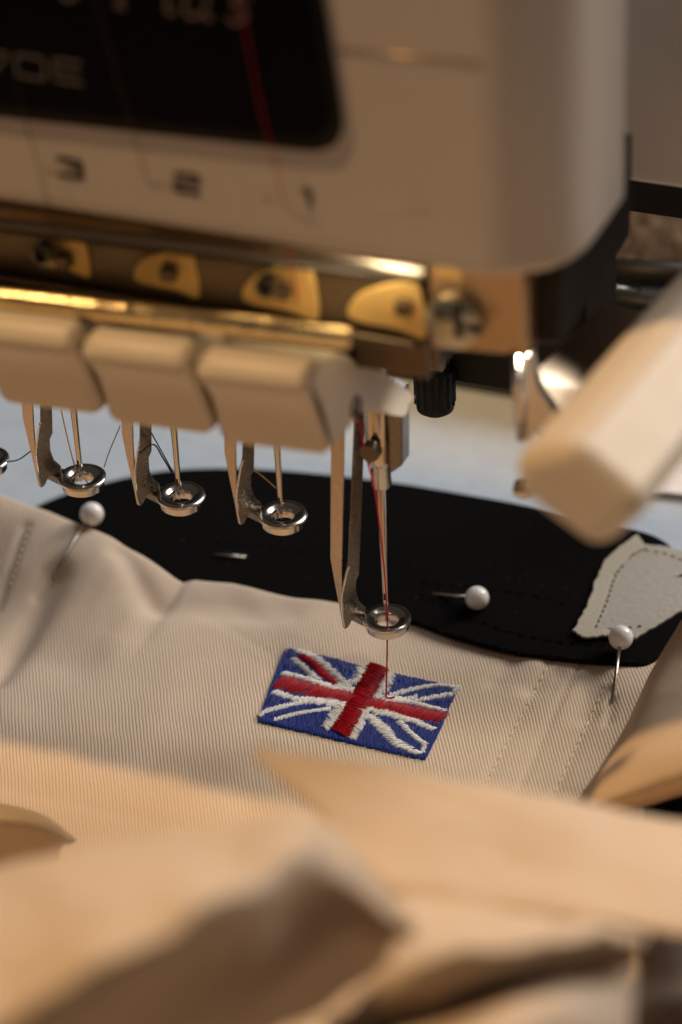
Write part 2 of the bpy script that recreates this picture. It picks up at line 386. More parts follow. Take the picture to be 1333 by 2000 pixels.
# presser covers, profile in Y-Z pushed along X
cp = [(-5.26, 9.9), (-5.18, 10.12), (-4.96, 10.24), (-4.4, 10.14), (-3.15, 9.35), (-.80, 7.28), (-.86, 7.08), (-1.2, 7.02), (-2.6, 8.02), (-3.3, 8.10), (-4.35, 8.24), (-4.52, 8.40), (-4.86, 9.3)]
covers = []
ring0 = smooth_ring(cp, 3); nr = len(ring0)
def inset(dist):
    out = []
    for i, p in enumerate(ring0):
        t = (ring0[(i+1) % nr]-ring0[i-1]).normalized(); n = Vector((t.y, -t.x))
        c_ = Vector((-3.9, 9.2))
        if n.dot(c_-p) < 0 and p.x < -3: n = -n
        lim = .05 if p.x > -3.0 else 1
        out.append(p+n*min(dist, lim) if p.x < -3.0 else p)
    return out
for i, x0 in enumerate((-.98, -2.98, -4.98, -6.98, -8.98, -10.98)):
    x1 = x0+1.965; RL, RR = .36, .27 if i else .20
    secs = []
    for k in range(7):
        a = math.pi/2*k/6; secs.append((x0+RL*.8*(1-math.cos(math.pi/2-a)) if 0 else x0+RL*.8*(1-math.cos(a)), RL*(1-math.sin(a))))
    for k in range(7):
        a = math.pi/2*(6-k)/6; secs.append((x1-RR*.8*(1-math.cos(a)), RR*(1-math.sin(a))))
    V, Fc = [], []
    for x, d_ in secs:
        for p in inset(d_): V.append((x, p.x, p.y+.05*(x-x0)))
    for a in range(len(secs)-1):
        for b in range(nr): Fc.append([a*nr+b, a*nr+(b+1) % nr, (a+1)*nr+(b+1) % nr, (a+1)*nr+b])
    Fc.append(list(range(nr))); Fc.append([(len(secs)-1)*nr+b for b in range(nr)])
    o = mesh('needle_cover', V, Fc, PLASTIC2, MC); sharp(o, 50); covers.append(o)
# thread hole at the right-hand flank of the end cover
c = P(693, 795, 0, .97)
lathe('cover_hole', [(.19, .02), (.19, .05), (.12, .05), (.10, -.0), (0, -.0)], c, INK, covers[0], 24, (1, 0, .1))
# bracket plate with slotted screw
bk = prism('bracket_plate', [(2.3, -3.15, 9.85), (3.55, -3.15, 9.95), (3.85, -3.15, 10.15), (3.85, -3.15, 11.86), (2.3, -3.15, 11.86)], (0, .25, 0), BRONZE, MC, .05)
sc = lathe('bracket_screw', [(0, .30), (.30, .28), (.46, .18), (.49, .06), (.49, 0)], P(890, 622, 1, -3.2), worn(mat('screw_zinc', (.50, .50, .44), .3, 1.), 12, .3, .01), bk, 36, (0, -1, 0))
c = P(893, 622, 1, -3.49)
prism('screw_slot', [c+Vector((-.40, 0, .10)), c+Vector((.40, 0, -.14)), c+Vector((.38, 0, -.24)), c+Vector((-.42, 0, 0))], (0, .06, 0), INK, sc)
prism('screw_slot', [c+Vector((-.10, -.004, .25)), c+Vector((.06, -.004, .25)), c+Vector((.1, -.004, -.35)), c+Vector((-.06, -.004, -.35))], (0, .06, 0), INK, sc)
box('bracket_boss', (2.42, -3.2, 11.2), (2.85, -3.12, 11.62), BRASS, bk, .03)
# end plate edge and threader hook
prism('end_plate', [P(1006, 545, 1, -3.0), P(1030, 545, 1, -3.0), P(1032, 700, 1, -3.0), P(1008, 700, 1, -3.0)], (0, 1.2, 0), BRONZE, MC, .05)
hk = prism('threader_hook', [P(1004, 690, 1, -2.0), P(1034, 694, 1, -2.0), P(1052, 760, 1, -2.0), P(1088, 812, 1, -2.0), P(1086, 838, 1, -2.0), P(1052, 832, 1, -2.0), P(1028, 866, 1, -2.0), P(1010, 850, 1, -2.0)], (.04, .2, 0), STEEL, MC, .05)
tube('hook_edge', [P(1010, 690, 1, -2.1), P(1014, 780, 1, -2.1), P(1018, 858, 1, -2.05)], [.09, .1, .07], STEEL, hk, 12)
lathe('hook_tip', [(0, .2), (.14, .16), (.18, 0), (.14, -.14), (0, -.16)], P(1022, 955, 1, -1.2), STEEL, hk, 20, (1, 0, 0))
# black knob and dark arm behind
kb = lathe('tension_knob', [(0, 1.0), (.30, 1.0), (.36, .93), (.37, .4), (.35, .08), (.24, 0), (0, 0)], P(851, 803, 1, 3.0), BLACKPL, MC, 28)
for k in range(14):
    a = 2*math.pi*k/14; c = P(851, 803, 1, 3.0)+Vector((.365*math.cos(a), .365*math.sin(a), .2)); tube('knob_rib', [c, c+Vector((0, 0, .7))], .03, BLACKPL, kb, 6)
box('knob_stem', tuple(P(826, 722, 1, 2.8)), tuple(P(864, 690, 1, 2.8)+Vector((0, .2, 0))), mat('grey_pad', (.42, .40, .38), .5), MC, .03)
box('knob_arm', tuple(P(868, 742, 1, 3.2)), tuple(P(1030, 680, 1, 3.2)+Vector((0, .8, 0))), BLACKPL, MC, .06)
# lower body behind, dark hollow, column and cream arms
box('lower_body', (-30, 11.2, -1.9), (2.5, 14, 1.5), mat('dark_green_body', (.03, .032, .03), .5), MC, .1)
box('inner_dark_box', (-30, -2.6, 9.6), (1.0, -1.2, 11.86), BLACKPL, MC, .1)
box('inner_dark_box', (1.5, -2.4, 8.9), (2.15, -1.2, 11.80), DARKMET, MC, .1)
box('inner_dark_box', (2.2, -2.6, 9.9), (4.3, 1.2, 11.86), BLACKPL, MC, .1)
box('inner_dark_box', (2.6, 1.2, 6.0), (3.5, 3.0, 10.2), BLACKPL, MC, .1)  # black box put in for the shade of the cavity here
box('column_casing', (2.4, 4.0, 9.28), (9, 10, 40), worn(mat('casing_plastic_lit', (.80, .75, .71), .45), 3, .1, .01), MC, .25, 4)  # casing plastic, made lighter to offset the weak light on the column
box('column_gap_shade', (0.6, 5.5, 7.9), (9, 6.5, 9.35), BLACKPL, MC)  # solid black box put in for the dark gap below the column
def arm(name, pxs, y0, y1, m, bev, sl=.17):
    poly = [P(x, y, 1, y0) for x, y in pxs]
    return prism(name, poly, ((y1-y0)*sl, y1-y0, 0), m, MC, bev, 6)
arm('threader_arm', [(988, 895), (1108, 868), (1264, 1000), (1164, 1090), (1004, 975)], -7.2, 6.5, PLASTIC3, .36, .125)
arm('arm_cover', [(1028, 735), (1250, 775), (1250, 900), (1120, 900), (1026, 840)], -1.5, 1.2, mat('shaded_cream', (.20, .165, .135), .5), .12)  # cream cover, the missing back light put into a darker colour
# speckled panel and black rail far right
sp = box('speckled_panel', (-6, 15.2, -1.9), (22, 16, 3.8), SPECK); tag(sp, 'speckled grey brown felt panel behind the machine at upper right', 'panel')
rb = tube('carriage_rail', [P(1135, 528, 1, 9), P(1420, 548, 1, 9)], .30, BLACKPL, MC, 16)
tube('carriage_rail', [P(1135, 557, 1, 8.6), P(1250, 572, 1, 8.6)], .10, STEEL, MC, 12)
tube('carriage_rail', [P(1130, 578, 1, 8.3), P(1420, 620, 1, 8.3)], .22, BLACKPL, MC, 12)

# presser feet and needles
XN = [-1.90, -3.93, -5.94, -7.95]; ZR = 3.52
X2 = -3.93
def crop5(x, y): return (x/2.962, 780+y/2.962)
def make_foot():
    pt = Vector((X2-.42, .02, 4)); nA = Vector((.8, -.6, 0)); 
    A = [(818, -700), (878, -700), (880, 300), (863, 338), (866, 400), (884, 455), (925, 492), (925, 560), (868, 540), (850, 560), (832, 600), (811, 620), (797, 560), (786, 480), (781, 400), (800, 300), (815, 230)]
    polyA = [PN(*crop5(*p), pt, nA) for p in A]
    foot = prism('presser_foot', polyA, (-.05*.8, .05*.6, 0), DSTEEL, MC, .012, 2)
    nB = Vector((-.15, -.98, 0)); pB = PN(*crop5(781, 400), pt, nA)
    Bp = [(668, -700), (744, -700), (770, 260), (776, 380), (784, 470), (794, 555), (809, 618), (792, 608), (768, 490), (735, 345), (705, 200)]
    prism('foot_flange', [PN(*crop5(*p), pB+Vector((-.02, -.03, 0)), nB) for p in Bp], (0, .05, 0), worn(mat('flange_steel', (.50, .42, .35), .3, 1.), 16, .2, .004), foot, .012, 2)
    e = [PN(*crop5(*p), pB+Vector((.02, -.05, 0)), nB) for p in ((812, 240), (798, 300), (783, 400), (780, 470), (790, 550), (806, 612))]
    tube('foot_edge', e, .018, STEEL, foot, 8, 4)
    c = (X2, 0, ZR)
    ring = lathe('foot_ring', [(.215, .0), (.205, .16), (.225, .20), (.30, .235), (.40, .245), (.445, .225), (.452, .19), (.43, .165), (.40, .15), (.395, .02), (.375, 0), (.24, -.01)], c, STEEL, foot, 56, None, True)
    # small web joining blade and ring
    q = Vector((X2, 0, ZR))
    prism('foot_web', [q+Vector((-.78, .0, .02)), q+Vector((-.36, -.16, .02)), q+Vector((-.30, .18, .02)), q+Vector((-.66, .22, .02))], (0, 0, .17), DSTEEL, foot, .03, 2)
    return foot
foot0 = make_foot()
def make_needle():
    c = Vector((X2-.03, 0, 0)); z0 = ZR+.10
    nl = tube('needle', [c+Vector((0, 0, z)) for z in (9, z0+1.5, z0+1.35, z0+.5, z0+.3, z0+.12, z0)], [.10, .066, .060, .050, .050, .032, .006], STEEL, MC, 14)
    prism('needle_eye', [c+Vector((-.018, -.056, z0+.36)), c+Vector((.018, -.056, z0+.36)), c+Vector((.018, -.056, z0+.5)), c+Vector((-.018, -.056, z0+.5))], (0, .012, 0), INK, nl)
    return nl
needle0 = make_needle()
def copy_part(o, off, parent, first=True):
    c = o.copy(); COL.objects.link(c)
    if first: c.location = o.location+off
    pi = o.matrix_parent_inverse.copy(); c.parent = parent; c.matrix_parent_inverse = pi
    for ch in list(o.children): copy_part(ch, off, c, False)
    return c
for x in (XN[0], XN[2], XN[3]):
    copy_part(foot0, Vector((x-X2, 0, 0)), MC); copy_part(needle0, Vector((x-X2, 0, 0)), MC)
af = copy_part(foot0, Vector((.06-X2, 0, 1.62-ZR)), MC); af['label'] = 'lowered working presser foot'
an = copy_part(needle0, Vector((.08-X2, 0, 1.82-ZR)), MC); an['label'] = 'lowered working needle over the flag'
# clamp holding the lowered needle
cl = lathe('needle_clamp', [(0, 0), (.16, 0), (.19, .05), (.17, .45), (.24, .55), (.26, .65), (.26, 1.9), (.22, 2.0), (.2, 4.5), (0, 4.5)], (.06, 0, 4.75), STEEL, MC, 28)
prism('clamp_side', [(.32, -.25, 5.2), (.55, -.2, 5.4), (.6, -.2, 6.9), (.32, -.25, 7.0)], (0, .4, 0), DSTEEL, cl, .04)
lathe('clamp_screw', [(0, .2), (.16, .2), (.18, .15), (.18, 0)], (.06, -.33, 5.75), DARKMET, cl, 20, (0, -1, 0))

# ------------------------------------------------------------------ threads
def wire(name, label, pts, r, m, sm=6, grp=None):
    q = catmull(pts, sm); o = tube(name, q, [r*(.55 if p.y < -3.9 else 1) for p in q], m, None, 6); tag(o, label, 'thread', grp); return o
y = -4.38
wire('thread', 'red thread running down the machine front and through the working needle into the flag',
     [P(455, -60, 1, y), P(472, 20, 1, y), P(508, 200, 1, y), P(540, 330, 1, y), P(566, 455, 1, -4.0), P(570, 520, 1, -3.75), P(606, 700, 1, -2.2), P(693, 800, 1, -1.8), P(712, 880, 1, -.5), P(733, 960, 1, -.25), P(748, 1080, 1, -.12), P(755, 1170, 1, -.07), P(757, 1205, 1, 0), P(756.5, 1280, 2, .9), P(755, 1350, 2, .16), P(757, 1363, 2, .08), P(772, 1361, 2, .1)], .017, thread_mat('red_thread', (.52, .006, .016)))
wire('thread', 'brown gold thread crossing the dark display between numerals 3 and 2',
     [P(175, -60, 1, y), P(195, 20, 1, y), P(232, 160, 1, y), P(262, 260, 1, y), P(300, 400, 1, -4.1), P(318, 470, 1, -3.9)], .015, T_BROWN)
wire('thread', 'dark thread running down the casing left of numeral 3',
     [P(30, 150, 1, y), P(52, 240, 1, y), P(82, 350, 1, y), P(108, 450, 1, -4.0), P(130, 520, 1, -3.6), P(148, 575, 1, -3.4)], .016, T_DARK)
wire('thread', 'pale thread along the needle second from the left', [P(120, 800, 1, .1), P(131, 850, 1, .05), P(145, 905, 1, -.06), P(151, 918, 1, -.03), P(166, 934, 1, .1), P(172, 945, 1, .12)], .014, T_CREAM)
wire('thread', 'pale loose thread slanting between two idle presser feet', [P(204, 912, 1, .3), P(214, 882, 1, .4), P(236, 830, 1, .6)], .013, T_CREAM)
wire('thread', 'dark thread sagging from the leftmost presser foot', [P(14, 902, 1, 0), P(36, 898, 1, -.1), P(54, 886, 1, -.2), P(66, 876, 1, -.3)], .014, T_DARK)
wire('thread', 'dark thread crossing to the needle in the middle of three idle feet', [P(272, 886, 1, -.5), P(300, 868, 1, -.3), P(318, 893, 1, -.15), P(337, 925, 1, -.07)], .016, T_DARK)
wire('thread', 'thin grey thread hanging beside the needle of the middle idle foot', [P(296, 845, 1, .2), P(318, 885, 1, .05), P(338, 922, 1, -.06)], .012, T_DARK)
wire('thread', 'gold thread slanting to the needle beside the working foot', [P(492, 915, 1, .2), P(515, 932, 1, .1), P(539, 953, 1, -.06)], .014, T_GOLD)

# ------------------------------------------------------------------ garment
GA = thing('twill_garment', 'beige twill garment bunched under the machine with an embroidered flag', 'garment', (0, -3, 0))
edge_px = [(-160, 915, .8), (-60, 948, .95), (0, 965, 1.0), (90, 1000, 1.0), (165, 1030, .95), (215, 1050, .9), (250, 1068, .8), (285, 1092, .62), (310, 1110, .5), (340, 1132, .3), (357, 1141, .22), (376, 1134, .30), (450, 1139, .30), (560, 1160, .24), (690, 1183, .2), (735, 1190, .16), (790, 1205, .02)]
EP = [P(a, b, 2, z) for a, b, z in edge_px]
EP = EP + [Vector((1.0, 3.4, .05)), Vector((4, 3.6, .0)), Vector((8, 5.0, .0)), Vector((20, 6, 0))]
EP = [Vector((-30, EP[0].y+3, .8))]+EP
exs = [e.x for e in EP]; eys = [e.y for e in EP]; ezs = [e.z for e in EP]
def edge(x): return float(np.interp(x, exs, eys)), float(np.interp(x, exs, ezs))
def seg_d(p, a, b):
    ab = b-a; t = max(0, min(1, (p-a).dot(ab)/ab.length_squared)); return (p-a-ab*t).length, t
cr = [(Vector((P(108, 1128, 2, .55).x, P(108, 1128, 2, .55).y)), Vector((P(-20, 1310, 2, .2).x, P(-20, 1310, 2, .2).y)), -.26, .28),
      (Vector(P(240, 1085, 2, .7).xy), Vector(P(300, 1170, 2, .4).xy), -.11, .24),
      (Vector(P(300, 1170, 2, .4).xy), Vector(P(560, 1190, 2, .2).xy), -.10, .40),
      (Vector(P(1090, 1318, 2, 0).xy), Vector(P(1040, 1345, 2, 0).xy), -.10, .22),
      (Vector(P(1160, 1318, 2, 0).xy), Vector(P(1140, 1400, 2, 0).xy), -.09, .25),
      (Vector(P(1000, 1300, 2, 0).xy), Vector(P(965, 1330, 2, 0).xy), -.06, .2),
      (Vector(P(1132, 1296, 2, 0).xy), Vector(P(1005, 1552, 2, 0).xy), -.045, .045),
      (Vector(P(1076, 1288, 2, 0).xy), Vector(P(935, 1552, 2, 0).xy), -.03, .09),
      (Vector(P(1186, 1330, 2, 0).xy), Vector(P(1080, 1556, 2, 0).xy), -.03, .09),
      (Vector(P(1197, 1371, 2, 0).xy), Vector(P(1188, 1420, 2, 0).xy), -.07, .07),
      (Vector(P(1192, 1376, 2, 0).xy), Vector(P(1160, 1400, 2, 0).xy), -.05, .06),
      (Vector(P(106, 1126, 2, .5).xy), Vector(P(70, 1150, 2, .5).xy), -.07, .08),
      (Vector(P(50, 1020, 2, 1).xy), Vector(P(-10, 1150, 2, .7).xy), -.08, .08)]
def fz(x, yy):
    ye, ze = edge(x); t = (yy-(ye-3.2))/3.2; t = max(0, min(1, t)); t = t*t*(3-2*t)
    z = ze*t
    p = Vector((x, yy))
    for a, b, dep, wd in cr:
        dd, tt = seg_d(p, a, b)
        if dd < 4*wd: z += dep*math.exp(-(dd/wd)**2)
    fl = min(1, max(0, (abs(x+.3)-1.9)/1.5) + max(0, (abs(yy+.3)-1.4)/1.2))
    z += .12*noise.noise(Vector((x*.35, yy*.35, 2)))*fl + .035*noise.noise(Vector((x*1.1, yy*1.1, 5)))*fl
    # hollow behind the near lip of the cloth
    if yy < -2.6: z -= .16*min(1, (-2.6-yy)/2)**2
    if x > 3.4: z += .10*(x-3.4)**2*min(1, max(0, (3.5-yy)/2)) if x < 9 else 3.1
    return z
V, Fc = [], []
xs = list(np.arange(-26, -11, .5))+list(np.arange(-11, 7.01, .075))+list(np.arange(7.5, 20, .5))
ts = [0, .2, .35, .45]+list(np.linspace(.5, 1, 120))
NX, NT = len(xs), len(ts)+4
for x in xs:
    x = float(x); ye, ze = edge(x); y0 = -26.
    t0 = (-8.0-y0)/(ye-y0)
    for t in ts:
        tt = t/.5*t0 if t < .5 else t0+(t-.5)/.5*(1-t0)
        yy = y0+(ye-y0)*tt; V.append((x, yy, fz(x, yy)))
    ztop = V[-1][2]
    for dy, dz in ((.05, -.02), (.085, -.06), (.09, -.14), (.05, -.34)):
        V.append((x, ye+dy, ztop+dz if x < 1 else ztop+dz*.3))
for i in range(NX-1):
    for j in range(NT-1): Fc.append([i*NT+j, (i+1)*NT+j, (i+1)*NT+j+1, i*NT+j+1])
fp = mesh('front_panel', V, Fc, TWILL, GA)
uv = fp.data.uv_layers.new(name='UVMap')
a0 = P(100, 1400, 2, 0); a1 = P(106, 1500, 2, 0); rd = (a1-a0).normalized()
for lp in fp.data.loops:
    v = fp.data.vertices[lp.vertex_index].co; uv.data[lp.index].uv = (v.x*rd.y-v.y*rd.x, v.x*rd.x+v.y*rd.y)
face_to(fp, Vector((0, 0, 1))); sd = fp.modifiers.new('solid', 'SOLIDIFY'); sd.thickness = .06; sd.offset = -1
def zc(x, yy): return fz(x, yy)
def G(px, py, off=0):                      # point of the cloth under a pixel direction
    z = 0
    for _ in range(6):
        p = P(px, py, 2, z); z = fz(p.x, p.y)
    return p+Vector((0, 0, off))
# seam stitches
def dashes(name, a, b, n, fill, r, m, parent):
    V, Fc = [], []; pts = [G(a[0]+(b[0]-a[0])*k/(n*4), a[1]+(b[1]-a[1])*k/(n*4)) for k in range(n*4+1)]
    for k in range(n):
        q = pts[k*4:k*4+4]; q = [p+Vector((0, 0, h)) for p, h in zip(q, (-.004, .010, .010, -.004))]; tube_into(V, Fc, q, r, 5)
    o = mesh(name, V, Fc, m, parent); o['kind'] = 'stuff'; return o
dashes('seam_stitches', (1076, 1290), (938, 1550), 17, .7, .012, T_CREAM, fp)
dashes('seam_stitches', (1186, 1332), (1082, 1552), 14, .7, .012, T_CREAM, fp)
dashes('seam_stitches', (58, 1030), (18, 1150), 9, .7, .012, T_CREAM, fp)

# ---- embroidered flag: every thread is its own little arched tube
def c7(x, y): return G(470+x/2.898, 1220+y/2.898)
TL, TR, BR, BL = c7(262, 140), c7(1250, 362), c7(1042, 770), c7(84, 548)
FLZ = .03
def uvp(u, v): return TL*(1-u)*(1-v)+TR*u*(1-v)+BR*u*v+BL*(1-u)*v
def stitch(V, Fc, a, b, r, h, z):
    ph = random.random()*.3
    a = Vector((a.x, a.y, fz(a.x, a.y))); b = Vector((b.x, b.y, fz(b.x, b.y)))
    pts = [a.lerp(b, t)+Vector((0, 0, z+h*math.sin(math.pi*t)**.5 if 0 < t < 1 else z-.01)) for t in (0, .12, .38+ph*.2, .65, .88, 1)]
    tube_into(V, Fc, pts, [r*.7, r, r, r, r, r*.7], 5, False)
rnd = random.uniform
# blue ground
flag = None
V, Fc = [], []
def blue_ok(u, v): return 0 <= u <= 1 and 0 <= v <= 1
ul, vl = (TR-TL).length, (BL-TL).length
step = .0175
nrow = int(ul/step)
def rc(u, v):                               # soft corner mask
    x = min(u, 1-u)*ul; yv = min(v, 1-v)*vl; k = .16
    return not (x < k and yv < k and (k-x)**2+(k-yv)**2 > k*k)
for lay in range(2):
    for i in range(nrow):
        u = (i+.5)/nrow+rnd(-.002, .002); v = -rnd(0, .12)
        while v < 1:
            L = rnd(.13, .2); v2 = v+L; va, vb = max(v, rnd(-.012, .004)), min(v2, 1+rnd(-.004, .016))
            sl = .035
            ua, ub = u+rnd(-.003, .003)+(va-.5)*sl, u+rnd(-.003, .003)+(vb-.5)*sl
            ua, ub = min(max(ua, -.004), 1.004), min(max(ub, -.004), 1.004)
            if vb-va > .03 and rc(ua, (va+vb)/2):
                stitch(V, Fc, uvp(ua, va), uvp(ub, vb), .0112, .020, FLZ-.010+lay*.008+rnd(0, .006))
            v = v2
flag = mesh('embroidered_flag', V, Fc, T_BLUE, GA)
flag['label'] = 'small blue, white and red embroidered flag'; flag['kind'] = 'stuff'
b0 = [uvp(u, v)+Vector((0, 0, .006)) for u, v in ((.02, .02), (.98, .02), (.98, .97), (.02, .97))]
def satin(V, Fc, pts, wds, z, hgt, r=.0165, dens=.021, jit=.10, skew=.25, zz=True):
    P_ = [Vector((p.x, p.y, p.z)) for p in pts]; L = [0]
    for i in range(1, len(P_)): L.append(L[-1]+(P_[i]-P_[i-1]).length)
    n = int(L[-1]/dens)
    for k in range(n+1):
        s = L[-1]*k/n; i = max(j for j in range(len(L)) if L[j] <= s+1e-9); i = min(i, len(P_)-2)
        t = (s-L[i])/(L[i+1]-L[i]); p = P_[i].lerp(P_[i+1], t); d = (P_[i+1]-P_[i]).normalized(); nn = Vector((-d.y, d.x, 0))
        wd = wds[0]+(wds[1]-wds[0])*s/L[-1] if len(wds) == 2 else float(np.interp(s/L[-1], np.linspace(0, 1, len(wds)), wds))
        a = p+nn*wd*(.5+rnd(-jit, jit))+d*((skew+rnd(-.25, .25))*wd*.5); b = p-nn*wd*(.5+rnd(-jit, jit))-d*(skew*wd*.5)
        stitch(V, Fc, a, b, r, hgt+rnd(-.006, .006), z+rnd(-.004, .004))
# white
V, Fc = [], []
def cl7(l): return [c7(*p) for p in l]
Wl = [([(690, 250), (670, 330)], (.26, .22)), ([(670, 330), (560, 360), (470, 350)], (.2, .12)),
      ([(850, 285), (800, 400), (760, 430)], (.24, .18)),
      ([(320, 158), (420, 195), (500, 260), (610, 365)], (.10, .17, .17, .16)), ([(295, 205), (360, 255), (440, 325)], (.13, .12)),
      ([(240, 285), (400, 325), (520, 372), (660, 385)], (.12, .13, .16, .16)),
      ([(190, 392), (290, 428), (420, 440), (590, 470)], (.17, .14, .2, .22)),
      ([(110, 530), (130, 505), (260, 470), (420, 440), (560, 450)], (.10, .15, .13, .2, .25)), ([(195, 550), (330, 512), (510, 488)], (.11, .10)),
      ([(590, 460), (530, 540), (480, 600)], (.3, .28, .20)),
      ([(700, 470), (680, 560), (630, 655)], (.26, .22, .18)),
      ([(1235, 368), (1120, 352), (980, 375), (850, 412)], (.10, .10, .12, .14)), ([(1235, 375), (1195, 405), (1080, 425), (990, 445)], (.10, .14, .12, .13)),
      ([(1000, 418), (930, 440), (800, 430)], (.13, .18, .2)),
      ([(820, 425), (960, 450), (1165, 500)], (.16, .12, .09)),
      ([(730, 490), (860, 520), (990, 560), (1095, 605)], (.25, .2, .16, .12)),
      ([(720, 520), (790, 580), (880, 680), (1010, 742)], (.2, .22, .20, .12)), ([(900, 560), (980, 640), (1045, 690), (1030, 735), (985, 735)], (.13, .11, .10, .10, .08))]
for l, wd in Wl: satin(V, Fc, cl7(l), tuple(q*.88 for q in wd), .040, .022, .0112, .0100, .30, .5)
o = mesh('white_stitching', V, Fc, T_WHITE, flag); o['kind'] = 'stuff'
# red
V, Fc = [], []
satin(V, Fc, cl7([(350, 185), (420, 240), (540, 352)]), (.17, .20, .13), .048, .024, .0092, .0075, .12, .3)
satin(V, Fc, cl7([(218, 335), (340, 366), (480, 400), (640, 430)]), (.40, .38, .37, .37), .042, .030, .0105, .0078, .13, .3)
satin(V, Fc, cl7([(720, 452), (880, 486), (1030, 518), (1150, 541)]), (.36, .36, .36, .36), .042, .030, .0105, .0078, .13, .3)
o = mesh('red_cross', V, Fc, T_RED, flag); o['kind'] = 'stuff'
V, Fc = [], []
satin(V, Fc, cl7([(786, 250), (715, 370), (640, 500), (568, 630)]), (.40, .385, .385, .40), .052, .032, .0105, .0072, .14, .3)
o = mesh('red_cross', V, Fc, T_RED, flag); o['kind'] = 'stuff'

# ---- folds of the garment nearer the camera
# broad pale band across the right foreground
band = [[PD(520, 1462, 47.5), PD(760, 1500, 47), PD(1040, 1548, 46.5), PD(1333, 1600, 46), PD(1700, 1660, 45.5)],
        [PD(500, 1466, 46.6), PD(760, 1512, 46.2), PD(1040, 1560, 45.7), PD(1333, 1612, 45.2), PD(1700, 1672, 44.7)],
        [PD(600, 1560, 45.6), PD(820, 1590, 45.2), PD(1060, 1628, 44.7), PD(1333, 1676, 44.3), PD(1700, 1740, 43.8)],
        [PD(690, 1665, 44.6), PD(880, 1690, 44.2), PD(1090, 1716, 43.8), PD(1333, 1742, 43.4), PD(1700, 1800, 42.9)],
        [PD(756, 1742, 43.8), PD(920, 1752, 43.5), PD(1110, 1772, 43.1), PD(1333, 1806, 42.7), PD(1700, 1860, 42.2)],
        [PD(770, 1762, 44.1), PD(930, 1772, 43.8), PD(1110, 1792, 43.4), PD(1333, 1822, 43.0), PD(1700, 1876, 42.5)],
        [PD(760, 1700, 47), PD(920, 1740, 47), PD(1110, 1760, 46.5), PD(1333, 1790, 46), PD(1700, 1840, 45.5)]]
loft('waistband', band, TWILL, GA, 12, 8, .08, .3, .10)
# big fold at lower left
fX = (-300, 0, 150, 300, 450, 590, 670, 750, 806)
fR = [((1810, 1724, 1684, 1660, 1636, 1606, 1632, 1736, 1800), (47, 47, 47, 47, 47, 46.4, 46.2, 45.2, 44.6)),
      ((1790, 1704, 1664, 1640, 1616, 1594, 1634, 1744, 1812), (45, 45, 45, 44.9, 44.8, 44.6, 44.6, 44.2, 44.0)),
      ((1900, 1800, 1740, 1700, 1668, 1640, 1690, 1772, 1822), (42.5, 42.4, 42.3, 42.3, 42.6, 43.4, 44.0, 44.0, 43.9)),
      ((2090, 1965, 1890, 1820, 1750, 1696, 1740, 1800, 1832), (40, 40, 40, 40.2, 41, 42.6, 43.6, 43.8, 43.8)),
      ((2180, 2060, 1985, 1905, 1835, 1775, 1790, 1825, 1845), (40.5, 40.5, 40.5, 40.9, 41.8, 43.3, 44.1, 44.2, 44.1)),
      ((2280, 2160, 2080, 1990, 1915, 1850, 1846, 1846, 1855), (42.4, 42.4, 42.3, 42.2, 42.9, 44, 44.7, 44.7, 44.5)),
      ((2400, 2300, 2230, 2150, 2065, 1990, 1932, 1886, 1868), (44.6, 44.4, 44.2, 44.0, 44.4, 45.2, 45.4, 45.4, 45.2))]
fold = [[PD(x, yy, dd-2.6*min(1, max(0, (47-dd)/3))) for x, yy, dd in zip(fX, a, b)] for a, b in fR]
loft('front_fold', fold, TWILL, GA, 8, 8, .08, .6, .17)
# lower right folds under the band
low = [[PD(740, 1755, 44.3), PD(880, 1745, 44.1), PD(1040, 1765, 43.8), PD(1180, 1785, 43.6), PD(1275, 1795, 43.8)],
       [PD(770, 1800, 43.2), PD(890, 1795, 42.9), PD(1040, 1805, 42.7), PD(1170, 1815, 43.0), PD(1270, 1815, 43.8)],
       [PD(760, 1880, 42.3), PD(880, 1850, 41.9), PD(1020, 1845, 42.0), PD(1140, 1840, 42.7), PD(1256, 1828, 43.8)],
       [PD(690, 1962, 42.1), PD(850, 1905, 41.9), PD(990, 1880, 42.3), PD(1110, 1862, 43.0), PD(1246, 1836, 44.0)],
       [PD(640, 2004, 42.4), PD(840, 1934, 42.3), PD(990, 1900, 42.6), PD(1110, 1877, 43.6), PD(1244, 1843, 44.9)],
       [PD(640, 2020, 43.4), PD(840, 1952, 43.2), PD(1000, 1916, 43.3), PD(1120, 1890, 43.7), PD(1248, 1856, 44.5)],
       [PD(640, 2110, 41.9), PD(840, 2030, 41.7), PD(1000, 1990, 41.8), PD(1120, 1970, 42.4), PD(1238, 1950, 43.7)],
       [PD(640, 2220, 41.4), PD(840, 2140, 41.2), PD(1000, 2110, 41.2), PD(1120, 2090, 42), PD(1228, 2080, 43.4)]]
low = [[CAM+(p-CAM)*(.965 if r > 1 else (1, .985)[r]) for p in row] for r, row in enumerate(low)]
loft('lower_fold', low, TWILL, GA, 10, 8, .08, .9, .2)
